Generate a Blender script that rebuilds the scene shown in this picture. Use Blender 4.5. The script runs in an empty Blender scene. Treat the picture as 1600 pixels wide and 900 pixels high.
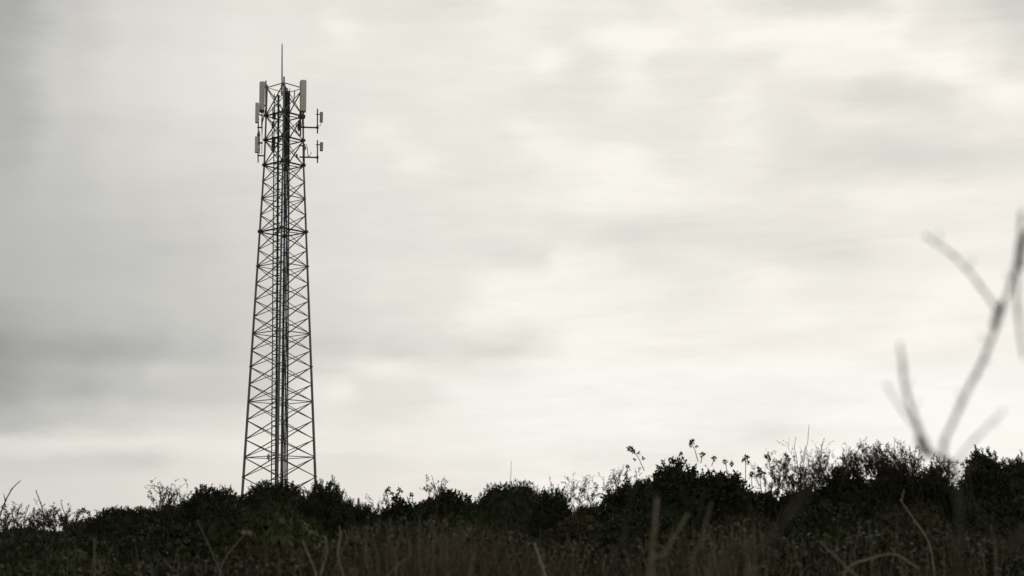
import bpy, math, random
import numpy as np
from mathutils import Vector, Matrix

R = math.radians
SC = bpy.context.scene
COL = SC.collection
random.seed(7)
RNG = np.random.default_rng(11)

# ------------------------------------------------------------------ camera
F = 2400.0            # focal length in pixels of the 1600 px wide photograph
EYE = 1.0             # photographer crouching in the scrub
PITCH, ROLL = R(9.2), R(-0.56)
cam_d = bpy.data.cameras.new('camera')
cam = bpy.data.objects.new('camera', cam_d)
COL.objects.link(cam)
CAMROT = (Matrix.Rotation(R(90) + PITCH, 3, 'X') @ Matrix.Rotation(ROLL, 3, 'Z'))
cam.rotation_euler = CAMROT.to_euler()
cam.location = (0, 0, EYE)
cam_d.sensor_width = 36
cam_d.lens = 36 * F / 1600
cam_d.clip_start = 0.1
cam_d.clip_end = 9000
cam_d.dof.use_dof = True
cam_d.dof.focus_distance = 70
cam_d.dof.aperture_fstop = 2.6
SC.camera = cam

def ray(px, py):
    return CAMROT @ Vector(((px - 800) / F, (450 - py) / F, -1))

def at(px, py, Y):
    """the point at distance Y (metres along the ground axis) seen where the photograph shows it"""
    d = ray(px, py)
    return Vector((0, 0, EYE)) + d * (Y / d.y)

# ------------------------------------------------------------------ world
SUN_EL, SUN_AZ = R(24), R(16)       # behind the cloud, ahead and to the right
world = bpy.data.worlds.new('World')
SC.world = world
world.use_nodes = True
NT = world.node_tree
N, L = NT.nodes, NT.links
N.clear()

def soc(node, i, v):
    if isinstance(v, (int, float)):
        node.inputs[i].default_value = v
    elif isinstance(v, (tuple, list)):
        node.inputs[i].default_value = v
    else:
        NT.links.new(v, node.inputs[i])

def mth(op, a, b=0.0, c=0.0, clamp=False):
    n = N.new('ShaderNodeMath'); n.operation = op; n.use_clamp = clamp
    soc(n, 0, a); soc(n, 1, b); soc(n, 2, c)
    return n.outputs[0]

def smooth(v, a, b, lo, hi):
    n = N.new('ShaderNodeMapRange'); n.interpolation_type = 'SMOOTHSTEP'
    soc(n, 0, v)
    for i, x in enumerate((a, b, lo, hi)):
        n.inputs[i + 1].default_value = x
    return n.outputs[0]

tc = N.new('ShaderNodeTexCoord')
sep = N.new('ShaderNodeSeparateXYZ')
L.new(tc.outputs['Generated'], sep.inputs[0])
dx, dy, dz = sep.outputs
dyc = mth('MAXIMUM', dy, 0.25)
az = mth('DIVIDE', dx, dyc)          # slope across and slope up of the line of sight
el = mth('DIVIDE', dz, dyc)
az = mth('MULTIPLY', az, mth('MULTIPLY_ADD', el, -0.155, 1.013))
el = mth('MULTIPLY', el, mth('MULTIPLY_ADD', el, -0.16, 1.03))
el = mth('MULTIPLY_ADD', az, 0.0098, el)

def noise(sx, sy, sz, detail, rough=0.5, dist=0.0):
    mp = N.new('ShaderNodeMapping')
    mp.inputs['Scale'].default_value = (sx, sy, sz)
    L.new(tc.outputs['Generated'], mp.inputs[0])
    n = N.new('ShaderNodeTexNoise')
    n.inputs['Scale'].default_value = 1
    n.inputs['Detail'].default_value = detail
    n.inputs['Roughness'].default_value = rough
    n.inputs['Distortion'].default_value = dist
    L.new(mp.outputs[0], n.inputs['Vector'])
    return n

# X, Y: position on the cloud deck ahead of the photographer, in units of slope / 2400
w1 = noise(9, 9, 26, 7, 0.6)
ws = N.new('ShaderNodeSeparateColor'); L.new(w1.outputs['Color'], ws.inputs[0])
X = mth('ADD', mth('MULTIPLY_ADD', az, F, 800), mth('MULTIPLY_ADD', ws.outputs[0], 150, -75))
Y = mth('ADD', mth('MULTIPLY_ADD', el, -F, 840), mth('MULTIPLY_ADD', ws.outputs[1], 80, -40))
# brightness of the cloud deck: rows from high to low, each (compass position, brightness)
ROWS = [
 (0, [(0, 168), (100, 195), (200, 213), (300, 222), (400, 228), (500, 229), (600, 226), (700, 222), (800, 240), (900, 234), (1000, 228), (1100, 238), (1200, 222), (1250, 214), (1350, 216), (1410, 236), (1500, 222), (1600, 204)]),
 (50, [(0, 172), (100, 200), (200, 216), (300, 224), (400, 230), (500, 228), (545, 238), (600, 232), (700, 232), (800, 236), (880, 230), (960, 244), (1020, 246), (1100, 237), (1180, 246), (1300, 247), (1400, 245), (1450, 235), (1500, 232), (1550, 226), (1600, 215)]),
 (100, [(0, 175), (100, 203), (200, 218), (300, 226), (400, 232), (500, 230), (620, 232), (700, 234), (800, 234), (850, 244), (920, 227), (1000, 240), (1050, 230), (1200, 229), (1250, 243), (1340, 242), (1400, 236), (1450, 244), (1490, 249), (1540, 236), (1580, 222), (1620, 222)]),
 (150, [(0, 177), (100, 205), (200, 218), (300, 226), (400, 230), (500, 226), (600, 229), (700, 233), (800, 232), (850, 227), (920, 226), (1000, 238), (1100, 229), (1180, 238), (1240, 228), (1320, 226), (1380, 216), (1480, 220), (1530, 236), (1580, 244), (1600, 243)]),
 (200, [(0, 178), (100, 200), (200, 212), (300, 220), (400, 226), (500, 226), (590, 237), (660, 229), (800, 232), (840, 241), (950, 230), (1050, 230), (1150, 236), (1250, 227), (1330, 233), (1450, 228), (1600, 228)]),
 (250, [(0, 180), (100, 195), (200, 208), (300, 216), (400, 222), (500, 226), (590, 228), (640, 237), (720, 229), (800, 231), (870, 239), (960, 245), (1050, 232), (1150, 237), (1250, 226), (1350, 218), (1415, 214), (1500, 215), (1580, 222)]),
 (300, [(0, 182), (100, 190), (200, 200), (300, 207), (400, 215), (500, 222), (600, 226), (700, 228), (800, 230), (850, 236), (950, 245), (1020, 244), (1100, 237), (1200, 230), (1300, 230), (1380, 236), (1480, 240), (1600, 236)]),
 (350, [(0, 183), (100, 188), (200, 195), (300, 203), (400, 212), (500, 220), (600, 225), (700, 228), (800, 231), (900, 225), (1000, 221), (1100, 223), (1200, 228), (1400, 232), (1500, 232), (1600, 234)]),
 (400, [(0, 182), (100, 187), (200, 192), (300, 200), (400, 210), (500, 220), (600, 225), (700, 227), (780, 224), (850, 226), (890, 242), (950, 236), (1010, 225), (1100, 230), (1200, 227), (1320, 224), (1400, 232), (1500, 238), (1600, 240)]),
 (450, [(0, 180), (100, 186), (200, 192), (300, 198), (400, 206), (500, 218), (600, 226), (700, 230), (780, 243), (900, 241), (1000, 238), (1100, 231), (1200, 241), (1300, 233), (1400, 236), (1500, 243), (1600, 240)]),
 (500, [(0, 168), (100, 180), (200, 187), (300, 196), (400, 204), (520, 213), (600, 221), (680, 226), (730, 241), (850, 244), (950, 243), (1050, 238), (1150, 241), (1250, 244), (1350, 239), (1450, 243), (1600, 240)]),
 (540, [(0, 148), (60, 163), (120, 167), (200, 176), (300, 190), (400, 203), (520, 205), (600, 212), (700, 221), (790, 218), (850, 232), (890, 243), (1000, 242), (1100, 238), (1300, 240), (1400, 246), (1600, 240)]),
 (572, [(0, 158), (100, 177), (190, 188), (240, 202), (340, 200), (420, 208), (500, 216), (600, 237), (680, 231), (780, 236), (900, 243), (1020, 244), (1180, 247), (1300, 243), (1400, 242), (1600, 243)]),
 (610, [(0, 162), (60, 176), (110, 175), (200, 190), (300, 198), (400, 206), (480, 230), (520, 238), (560, 224), (650, 227), (720, 240), (900, 243), (1100, 242), (1300, 242), (1500, 245), (1600, 243)]),
 (650, [(0, 182), (100, 194), (200, 205), (300, 216), (400, 222), (500, 226), (600, 226), (700, 237), (900, 243), (1200, 242), (1600, 246)]),
 (688, [(0, 218), (100, 225), (200, 228), (300, 229), (370, 232), (520, 234), (650, 236), (800, 240), (1000, 239), (1120, 236), (1200, 231), (1300, 241), (1500, 244), (1600, 245)]),
 (718, [(0, 206), (100, 209), (210, 206), (300, 222), (420, 228), (550, 226), (700, 232), (850, 240), (960, 233), (1080, 231), (1200, 236), (1300, 244), (1600, 244)]),
 (760, [(0, 211), (150, 215), (240, 222), (350, 224), (480, 227), (580, 226), (720, 230), (860, 238), (960, 241), (1200, 244), (1600, 245)]),
]
fx = mth('MULTIPLY_ADD', X, 1 / 1800, 100 / 1800, clamp=True)
V = None
for k, (ry, row) in enumerate(ROWS):
    cr = N.new('ShaderNodeValToRGB'); cr.color_ramp.interpolation = 'EASE'
    e = cr.color_ramp.elements
    while len(e) > 1: e.remove(e[-1])
    for q, (rx, rv) in enumerate(row):
        t_ = e[0] if q == 0 else e.new((rx + 100) / 1800)
        t_.position = (rx + 100) / 1800; t_.color = (rv / 255, rv / 255, rv / 255, 1)
    L.new(fx, cr.inputs[0])
    if V is None: V = cr.outputs[0]
    else:
        mx = N.new('ShaderNodeMix'); mx.data_type = 'FLOAT'
        L.new(smooth(Y, ROWS[k - 1][0], ry, 0, 1), mx.inputs[0]); L.new(V, mx.inputs[2]); L.new(cr.outputs[0], mx.inputs[3])
        V = mx.outputs[0]
n2 = noise(10, 10, 50, 6, 0.6, 0.5)
nfac = smooth(X, 200, 900, 0.03, 0.09)
V = mth('MULTIPLY_ADD', mth('SUBTRACT', n2.outputs[0], 0.5), nfac, V)
n4 = noise(13, 13, 95, 7, 0.62, 1.0)
V = mth('MULTIPLY_ADD', mth('SUBTRACT', n4.outputs[0], 0.5), smooth(X, 100, 800, 0.02, 0.05), V)
V = mth('ADD', V, 0.009)
V = mth('MINIMUM', mth('MAXIMUM', V, 0.2), 0.975)
lin = mth('POWER', V, 2.2)
# the cloud is thinnest in front of the sun: darker overhead and behind the photographer
lin = mth('MULTIPLY', lin, smooth(dy, -0.1, 0.85, 0.95, 1.0))
lin = mth('MULTIPLY', lin, smooth(dz, 0.38, 0.8, 1.0, 0.8))
lin = mth('MULTIPLY', lin, smooth(dz, -0.12, 0.0, 0.12, 1.0))
# dark cloud cooler, bright cloud faintly warm
mixc = N.new('ShaderNodeMix'); mixc.data_type = 'RGBA'
L.new(smooth(V, 0.68, 0.92, 0, 1), mixc.inputs[0])
mixc.inputs[6].default_value = (1.0, 0.998, 0.96, 1)
mixc.inputs[7].default_value = (1.0, 0.968, 0.90, 1)
SKY_STRENGTH = 0.1
clear = N.new('ShaderNodeMix'); clear.data_type = 'RGBA'      # thin high cloud, less warm, low ahead and to the right
L.new(mth('MULTIPLY', mth('MULTIPLY', smooth(Y, 540, 610, 0, .75), smooth(Y, 640, 720, 1, .45)), smooth(X, 560, 950, 0, 1)), clear.inputs[0])
L.new(mixc.outputs[2], clear.inputs[6]); clear.inputs[7].default_value = (.985, .985, .955, 1)
vm = N.new('ShaderNodeVectorMath'); vm.operation = 'SCALE'
L.new(clear.outputs[2], vm.inputs[0]); L.new(mth('MULTIPLY', lin, 1 / SKY_STRENGTH), vm.inputs[3])
nis = N.new('ShaderNodeTexSky'); nis.sky_type = 'NISHITA'; nis.sun_disc = False
nis.sun_elevation = SUN_EL; nis.sun_rotation = SUN_AZ
cover = N.new('ShaderNodeMix'); cover.data_type = 'RGBA'
cover.inputs[0].default_value = 0.985
L.new(nis.outputs[0], cover.inputs[6]); L.new(vm.outputs[0], cover.inputs[7])
bg = N.new('ShaderNodeBackground'); bg.inputs[1].default_value = SKY_STRENGTH
L.new(cover.outputs[2], bg.inputs[0])
wo = N.new('ShaderNodeOutputWorld'); L.new(bg.outputs[0], wo.inputs[0])

sun_d = bpy.data.lights.new('sun', 'SUN')
sun_d.energy = 0.5; sun_d.angle = R(25); sun_d.color = (1, .96, .9)
sun = bpy.data.objects.new('sun', sun_d); COL.objects.link(sun)
sdir = Vector((math.sin(SUN_AZ) * math.cos(SUN_EL), math.cos(SUN_AZ) * math.cos(SUN_EL), math.sin(SUN_EL)))
sun.rotation_euler = sdir.to_track_quat('Z', 'Y').to_euler()

SC.view_settings.view_transform = 'Standard'
SC.view_settings.look = 'None'
SC.view_settings.exposure = 0
SC.view_settings.gamma = 1
SC.render.engine = 'CYCLES'
SC.cycles.max_bounces = 4
SC.cycles.diffuse_bounces = 2

# ------------------------------------------------------------------ materials
def material(name, cols, rough=0.7, metal=0.0, scale=4.0, island=False, spec=0.3, bump=0.0, stretch=(1, 1, 1)):
    m = bpy.data.materials.new(name); m.use_nodes = True
    t = m.node_tree; b = t.nodes['Principled BSDF']
    b.inputs['Roughness'].default_value = rough
    b.inputs['Metallic'].default_value = metal
    b.inputs['Specular IOR Level'].default_value = spec
    rp = t.nodes.new('ShaderNodeValToRGB')
    e = rp.color_ramp.elements
    e[0].color = (*cols[0], 1); e[1].color = (*cols[-1], 1)
    for i, c in enumerate(cols[1:-1]):
        x = e.new((i + 1) / (len(cols) - 1)); x.color = (*c, 1)
    co = t.nodes.new('ShaderNodeTexCoord'); mp = t.nodes.new('ShaderNodeMapping')
    mp.inputs['Scale'].default_value = stretch
    t.links.new(co.outputs['Object'], mp.inputs[0])
    nz = t.nodes.new('ShaderNodeTexNoise'); nz.inputs['Scale'].default_value = scale
    nz.inputs['Detail'].default_value = 6
    t.links.new(mp.outputs[0], nz.inputs['Vector'])
    fac = nz.outputs[0]
    mr = t.nodes.new('ShaderNodeMapRange'); mr.inputs[1].default_value = .3; mr.inputs[2].default_value = .7
    t.links.new(fac, mr.inputs[0]); fac = mr.outputs[0]
    if island:
        g = t.nodes.new('ShaderNodeNewGeometry')
        a = t.nodes.new('ShaderNodeMath'); a.operation = 'MULTIPLY_ADD'; a.inputs[1].default_value = .55
        a2 = t.nodes.new('ShaderNodeMath'); a2.operation = 'MULTIPLY'; a2.inputs[1].default_value = .45
        t.links.new(fac, a2.inputs[0])
        t.links.new(g.outputs['Random Per Island'], a.inputs[0]); t.links.new(a2.outputs[0], a.inputs[2])
        fac = a.outputs[0]
    t.links.new(fac, rp.inputs[0]); t.links.new(rp.outputs[0], b.inputs['Base Color'])
    if bump:
        bp = t.nodes.new('ShaderNodeBump'); bp.inputs['Strength'].default_value = bump; bp.inputs['Distance'].default_value = .01
        t.links.new(nz.outputs[0], bp.inputs['Height']); t.links.new(bp.outputs[0], b.inputs['Normal'])
    return m

M = {
    'dark': material('dark_evergreen_leaf', [(.018, .024, .010), (.028, .036, .014), (.045, .052, .022)], .65, scale=1.3, island=True, spec=.15),
    'olive': material('olive_leaf', [(.026, .032, .013), (.045, .050, .018), (.080, .080, .030)], .65, scale=1.3, island=True, spec=.15),
    'rust': material('rusty_leaf', [(.022, .018, .011), (.038, .028, .018), (.062, .040, .026)], .7, scale=1.3, island=True, spec=.15),
    'blade': material('dry_grass_blade', [(.035, .029, .017), (.082, .066, .040), (.26, .215, .14)], .8, scale=.8, island=True, spec=.1),
    'twig': material('twig_bark', [(.03, .022, .018), (.07, .055, .042)], .85, scale=12, spec=.15, bump=.3),
    'stem': material('dry_stem', [(.10, .085, .055), (.20, .175, .125)], .8, scale=18, spec=.15, bump=.3),
    'palestem': material('pale_dry_stem', [(.15, .13, .095), (.30, .265, .20)], .8, scale=18, spec=.15, bump=.3),
    'weedstem': material('brown_weed_stem', [(.035, .030, .022), (.085, .072, .052)], .8, scale=18, spec=.15, bump=.3),
    'brown': material('brown_green_leaf', [(.028, .026, .013), (.048, .042, .020), (.115, .095, .055)], .7, scale=1.3, island=True, spec=.15),
    'greenstem': material('grey_green_stem', [(.09, .09, .07), (.16, .16, .125)], .8, scale=18, spec=.15, bump=.3),
    'soil': material('rough_soil_and_litter', [(.03, .028, .016), (.055, .05, .028), (.09, .075, .045)], .95, scale=1.6, spec=.1, bump=.6),
    'steel': material('galvanised_steel', [(.125, .13, .133), (.205, .21, .215)], .6, .15, scale=2.5, spec=.3),
    'darksteel': material('weathered_steel', [(.045, .046, .045), (.085, .085, .082)], .65, .1, scale=3, spec=.3),
    'cable': material('black_cable_sheath', [(.016, .017, .020), (.034, .036, .042)], .6, scale=5),
    'bluecable': material('blue_grey_cable_sheath', [(.05, .065, .09), (.09, .10, .125)], .6, scale=5),
    'radome': material('grey_radome', [(.54, .54, .50), (.66, .66, .61)], .5, scale=1.5, spec=.4, stretch=(1, 1, .3)),
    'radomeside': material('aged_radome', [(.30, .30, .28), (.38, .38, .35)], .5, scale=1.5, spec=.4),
}

# ------------------------------------------------------------------ helpers
def origin_of(o):
    p = Vector((0, 0, 0))
    while o is not None:
        p += o.location; o = o.parent
    return p

def tag(o, label=None, cat=None, group=None, kind=None):
    if label: o['label'] = label
    if cat: o['category'] = cat
    if group: o['group'] = group
    if kind: o['kind'] = kind
    return o

def empty(name, loc):
    o = bpy.data.objects.new(name, None); o.empty_display_size = .2
    o.location = loc; COL.objects.link(o)
    return o

class MB:
    def __init__(s): s.v = []; s.f = []; s.m = []; s.mi = 0
    def add(s, vs, fs):
        k = len(s.v); s.v += [tuple(x) for x in vs]
        for q in fs: s.f.append(tuple(k + i for i in q)); s.m.append(s.mi)
    def tube(s, pts, rad, n=8, cap=True):
        pts = [Vector(p) for p in pts]
        if isinstance(rad, (int, float)): rad = [rad] * len(pts)
        vs = []; prev = None
        for i, p in enumerate(pts):
            t = (pts[min(i + 1, len(pts) - 1)] - pts[max(i - 1, 0)]).normalized()
            ref = Vector((0, 0, 1)) if abs(t.z) < .9 else Vector((0, 1, 0))
            u = t.cross(ref).normalized() if prev is None else (prev - t * prev.dot(t)).normalized()
            prev = u; w = t.cross(u)
            for k in range(n):
                a = 2 * math.pi * k / n
                vs.append(p + (u * math.cos(a) + w * math.sin(a)) * rad[i])
        fs = []
        for i in range(len(pts) - 1):
            for k in range(n):
                a, b = i * n + k, i * n + (k + 1) % n
                fs.append((a, b, b + n, a + n))
        if cap:
            fs.append(tuple(reversed(range(n)))); fs.append(tuple(range((len(pts) - 1) * n, len(pts) * n)))
        s.add(vs, fs)
    def angle(s, a, b, w, t, out):
        """an L-section steel bar from a to b; out: direction of one flange"""
        a, b = Vector(a), Vector(b); d = (b - a).normalized()
        u = (Vector(out) - d * Vector(out).dot(d)).normalized(); v = d.cross(u)
        prof = [(0, 0), (w, 0), (w, t), (t, t), (t, w), (0, w)]
        vs = [p + u * x + v * y for p in (a, b) for x, y in prof]
        fs = [(i, (i + 1) % 6, 6 + (i + 1) % 6, 6 + i) for i in range(6)] + [(5, 4, 3, 2, 1, 0), (6, 7, 8, 9, 10, 11)]
        s.add(vs, fs)
    def box(s, c, size, rz=0, bev=0.0, tilt=0.0):
        c = Vector(c); hx, hy, hz = [x / 2 for x in size]
        rot = Matrix.Rotation(rz, 3, 'Z') @ Matrix.Rotation(tilt, 3, 'X')
        if bev <= 0:
            vs = [c + rot @ Vector((x * hx, y * hy, z * hz)) for z in (-1, 1) for x, y in ((-1, -1), (1, -1), (1, 1), (-1, 1))]
            s.add(vs, [(3, 2, 1, 0), (4, 5, 6, 7), (0, 1, 5, 4), (1, 2, 6, 5), (2, 3, 7, 6), (3, 0, 4, 7)])
            return
        ring = []
        for qx, qy, a0 in ((1, 1, 0), (-1, 1, 90), (-1, -1, 180), (1, -1, 270)):
            for k in range(4):
                a = R(a0 + k * 30)
                ring.append((qx * (hx - bev) + bev * math.cos(a), qy * (hy - bev) + bev * math.sin(a)))
        n = len(ring); vs = []
        for z, sc in ((-hz, 1 - bev / min(hx, hy) * .6), (-hz + bev * .6, 1), (hz - bev * .6, 1), (hz, 1 - bev / min(hx, hy) * .6)):
            vs += [c + rot @ Vector((x * sc, y * sc, z)) for x, y in ring]
        fs = [(i * n + k, i * n + (k + 1) % n, (i + 1) * n + (k + 1) % n, (i + 1) * n + k) for i in range(3) for k in range(n)]
        fs += [tuple(reversed(range(n))), tuple(range(3 * n, 4 * n))]
        s.add(vs, fs)
    def build(s, name, mats, parent=None, smooth=False):
        if not isinstance(mats, (list, tuple)): mats = [mats]
        me = bpy.data.meshes.new(name)
        o0 = origin_of(parent) if parent else Vector((0, 0, 0))
        me.from_pydata([(x - o0.x, y - o0.y, z - o0.z) for x, y, z in s.v], [], s.f)
        for m in mats: me.materials.append(m)
        if len(mats) > 1: me.polygons.foreach_set('material_index', s.m)
        if smooth: me.polygons.foreach_set('use_smooth', [True] * len(me.polygons))
        me.update()
        o = bpy.data.objects.new(name, me); COL.objects.link(o)
        if parent: o.parent = parent
        return o

def quad_mesh(name, Q, mat, parent=None, extra=None, kind=None):
    """Q: (n,4,3) array of leaf faces in world space; extra: (verts, faces) joined to it"""
    o0 = np.array(origin_of(parent)) if parent else np.zeros(3)
    V_ = Q.reshape(-1, 3) - o0
    nq = len(Q); loops = np.arange(nq * 4)
    starts = np.arange(nq) * 4; tot = np.full(nq, 4)
    if extra is not None:
        ev, ef = extra
        k = len(V_); V_ = np.vstack([V_, ev - o0])
        loops = np.concatenate([loops, (ef + k).reshape(-1)])
        starts = np.concatenate([starts, nq * 4 + np.arange(len(ef)) * ef.shape[1]])
        tot = np.concatenate([tot, np.full(len(ef), ef.shape[1])])
    me = bpy.data.meshes.new(name)
    me.vertices.add(len(V_)); me.vertices.foreach_set('co', V_.astype(np.float32).ravel())
    me.loops.add(len(loops)); me.loops.foreach_set('vertex_index', loops.astype(np.int32))
    me.polygons.add(len(starts)); me.polygons.foreach_set('loop_start', starts.astype(np.int32))
    me.polygons.foreach_set('loop_total', tot.astype(np.int32))
    me.update(calc_edges=True); me.validate(clean_customdata=False)
    me.materials.append(mat)
    o = bpy.data.objects.new(name, me); COL.objects.link(o)
    if parent: o.parent = parent
    if kind: o['kind'] = kind
    return o

def unit(a): return a / (np.linalg.norm(a, axis=-1, keepdims=True) + 1e-9)

def leaves_at(P, D, length, width, rng, fold=.25):
    """diamond leaves with base at P pointing along D, (n,3) each -> (n,4,3)"""
    n = len(P)
    Ln = length * rng.uniform(.6, 1.25, (n, 1)); Wn = width * rng.uniform(.7, 1.2, (n, 1))
    side = unit(np.cross(D, rng.normal(size=(n, 3)))); up = np.cross(side, D)
    mid = P + D * Ln * .45
    return np.stack([P, mid + side * Wn / 2 + up * Wn * fold, P + D * Ln, mid - side * Wn / 2 + up * Wn * fold], 1)

def sprigs(P, A, slen, nleaf, ll, lw, rng, spread=.9):
    """leafy sprigs rooted at P growing along A"""
    n = len(P)
    t = np.tile(np.linspace(.1, 1, nleaf), (n, 1))[..., None] * slen * rng.uniform(.6, 1.3, (n, 1, 1))
    bend = rng.normal(0, .12, (n, 1, 3)) * t ** 2 / slen
    base = P[:, None, :] + A[:, None, :] * t + bend
    out = rng.normal(size=(n, nleaf, 3)); out -= A[:, None, :] * np.sum(out * A[:, None, :], -1, keepdims=True)
    out = unit(out)
    D = unit(A[:, None, :] + out * spread * rng.uniform(.6, 1.4, (n, nleaf, 1)))
    return leaves_at(base.reshape(-1, 3), D.reshape(-1, 3), ll, lw, rng)

# ------------------------------------------------------------------ ground
def sstep(x, a, b):
    t = np.clip((x - a) / (b - a), 0, 1); return t * t * (3 - 2 * t)

def ground_z(x, y):
    x = np.asarray(x, float); y = np.asarray(y, float)
    r = np.hypot(x, y)
    z = .55 * sstep(y, 4, 24) + 1.0 * sstep(y, 30, 90) - 2.0 * sstep(r, 130, 500)
    z = z + .05 * np.sin(x * .9 + y * .31) * np.cos(y * .7) + .03 * np.sin(x * 2.3 - y * 1.7)
    return z * (1 - .9 * sstep(r, 600, 1500))

def gz(x, y): return float(ground_z(x, y))

rr = np.concatenate([[0.0], np.geomspace(.8, 4000, 90)])
na = 128
aa = np.linspace(0, 2 * np.pi, na, endpoint=False)
GX = rr[:, None] * np.sin(aa); GY = rr[:, None] * np.cos(aa)
GZ = ground_z(GX, GY)
gv = np.stack([GX, GY, GZ], -1).reshape(-1, 3)
gf = [(i * na + k, i * na + (k + 1) % na, (i + 1) * na + (k + 1) % na, (i + 1) * na + k) for i in range(1, len(rr) - 1) for k in range(na)]
gf += [(0, na + (k + 1) % na, na + k) for k in range(na)]
me = bpy.data.meshes.new('ground'); me.from_pydata(gv.tolist(), [], gf); me.materials.append(M['soil'])
me.polygons.foreach_set('use_smooth', [True] * len(me.polygons)); me.update()
g = bpy.data.objects.new('ground', me); COL.objects.link(g); g['kind'] = 'structure'

# ------------------------------------------------------------------ tower
TD = 96.0
S = F / TD          # pixels per metre at the mast
ax = at(436.5, 752, TD)
TX = ax.x; TZ = gz(TX, TD) - .05
tower = empty('lattice_tower', (TX, TD, TZ))
tag(tower, 'tall grey steel lattice mast carrying panel antennas, standing behind the scrub', 'mast')

def z_of(py, px=438): return at(px, py, TD).z
ROT = .09
def corner(i, z):
    zt, zm, zb = z_of(137), z_of(258), z_of(750)
    if z > zm: h = (57.5 + (zt - z) / (zt - zm) * 4.5) / 2 / S
    else: h = (62.5 + (zm - z) / (zm - zb) * 48.5) / 2 / S
    a = ROT + i * math.pi / 2            # 0 right, 1 far, 2 left, 3 near
    return Vector((TX + h * math.cos(a), TD + h * math.sin(a), z))

nodes_px = [137, 181, 219, 258, 284, 310, 336, 362, 390, 416, 443, 469, 495, 521, 547, 573, 600, 627, 656, 686, 714, 745, 776]
ZN = [z_of(p) for p in nodes_px]
while ZN[-1] - 1.3 > TZ + .4: ZN.append(ZN[-1] - 1.25)
ZN.append(TZ + .1)
ztop = z_of(130)
for i in range(4):
    mb = MB()
    zs = [z_of(128) if i == 3 else (ztop if i in (0, 1) else z_of(133))] + ZN[1:]
    pts = [corner(i, z) for z in zs]
    rad = [.055 + .033 * (k / len(zs)) for k in range(len(zs))]
    mb.tube(pts, rad, 10)
    leg = mb.build('leg', M['steel'], tower, True)
    for z in ZN[4:-3]:
        gp = MB(); c = corner(i, z); gp.box(c, (.135, .135, .10), ROT + math.pi / 4 * 0); gp.build('gusset_plate', M['steel'], leg)
    for z in ZN[3::6]:
        fl = MB(); c = corner(i, z); fl.tube([c + Vector((0, 0, -.03)), c + Vector((0, 0, .03))], .115, 10)
        fl.build('flange', M['darksteel'], leg)
for k in range(len(ZN) - 1):
    z1, z0 = ZN[k], ZN[k + 1]
    for i in range(4):
        j = (i + 1) % 4
        out = (corner(i, z0) + corner(j, z0)) / 2 - Vector((TX, TD, z0))
        w = .05 if k > 2 else .055
        mb = MB()
        mb.angle(corner(i, z0) + Vector((0, 0, .03)), corner(j, z1) - Vector((0, 0, .03)), w, .008, out)
        o2 = out.normalized() * .012
        mb.angle(corner(j, z0) + Vector((0, 0, .03)) - o2, corner(i, z1) - Vector((0, 0, .03)) - o2, w, .008, -out)
        mb.build('cross_brace', M['steel'], tower)
strong = {0, 1, 2, 3, 7}
for k, z in enumerate(ZN[:-1]):
    if not (k in strong or (k in (5, 9, 13, 17, 20))): continue
    mb = MB(); w = .085 if k in strong and k else .05
    for i in range(4):
        j = (i + 1) % 4; a, b = corner(i, z), corner(j, z)
        out = (a + b) / 2 - Vector((TX, TD, z))
        mb.angle(a, b, w, .01, out)
        if k in strong and k:   # plan bracing inside the ring
            mb.angle(a + (b - a) * .35, Vector((TX, TD, z)) + (corner((i + 2) % 4, z) - Vector((TX, TD, z))) * .05, .045, .008, (0, 0, 1))
            c2 = corner(i, z)
            mb.box(c2, (.2, .2, .17), ROT + math.pi / 4)
    mb.build('ring_brace', M['darksteel'] if k in strong and k else M['steel'], tower)
# lightning rod on the near leg
mb = MB(); p0 = at(440.6, 150, TD - 1.3); p1 = at(440.8, 67.5, TD - 1.3)
mb.tube([p0, p0.lerp(p1, .4), p0.lerp(p1, .95), p1], [.05, .045, .035, .012], 8)
rod = mb.build('lightning_rod', M['steel'], tower, True)
for py in (134, 146):
    mb = MB(); q = at(440.2, py, TD - 1.27); mb.box(q, (.14, .1, .05)); mb.build('clamp', M['darksteel'], rod)

def axis_px(z): return 436.5 + 5.0 * (z - z_of(752)) / (z_of(137) - z_of(752))

# ladder with its cage, set diagonally inside the mast
ztop_l = z_of(147)
u = Vector((.7071, .7071, 0)); nrm = Vector((.7071, -.7071, 0))
def ladpt(s_, z, o=0.0):
    k = (427.2 - axis_px(z)) / S
    return Vector((TX + k, TD + .1, z)) + u * s_ + nrm * o
lad = None
for s_, r_, mt in ((-.17, .034, 'darksteel'), (.17, .07, 'cable')):
    mb = MB(); mb.tube([ladpt(s_, TZ + .3), ladpt(s_, (TZ + ztop_l) / 2), ladpt(s_, ztop_l)], r_, 6)
    if lad is None:
        lad = empty('ladder', (0, 0, 0)); lad.parent = tower
    mb.build('rail', M[mt], lad)
nr = 92; proto = None
for k in range(nr):
    z = TZ + .5 + (ztop_l - TZ - .7) * k / (nr - 1)
    if proto is None:
        mb = MB(); mb.tube([ladpt(-.17, z), ladpt(.17, z)], .014, 5); proto = mb.build('rung', M['darksteel'], lad); pz = ladpt(0, z)
    else:
        c = proto.copy(); COL.objects.link(c); c.parent = lad; c.location = ladpt(0, z) - pz
proto = None
for k in range(46):
    z = TZ + 2.6 + (ztop_l - TZ - 2.8) * k / 45
    if proto is None:
        mb = MB(); mb.tube([ladpt(.17 * math.cos(a), z, .42 * math.sin(a)) for a in [math.pi * q / 8 for q in range(9)]], .022, 4)
        proto = mb.build('cage_hoop', M['darksteel'], lad); pz = ladpt(0, z)
    else:
        c = proto.copy(); COL.objects.link(c); c.parent = lad; c.location = ladpt(0, z) - pz
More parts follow.
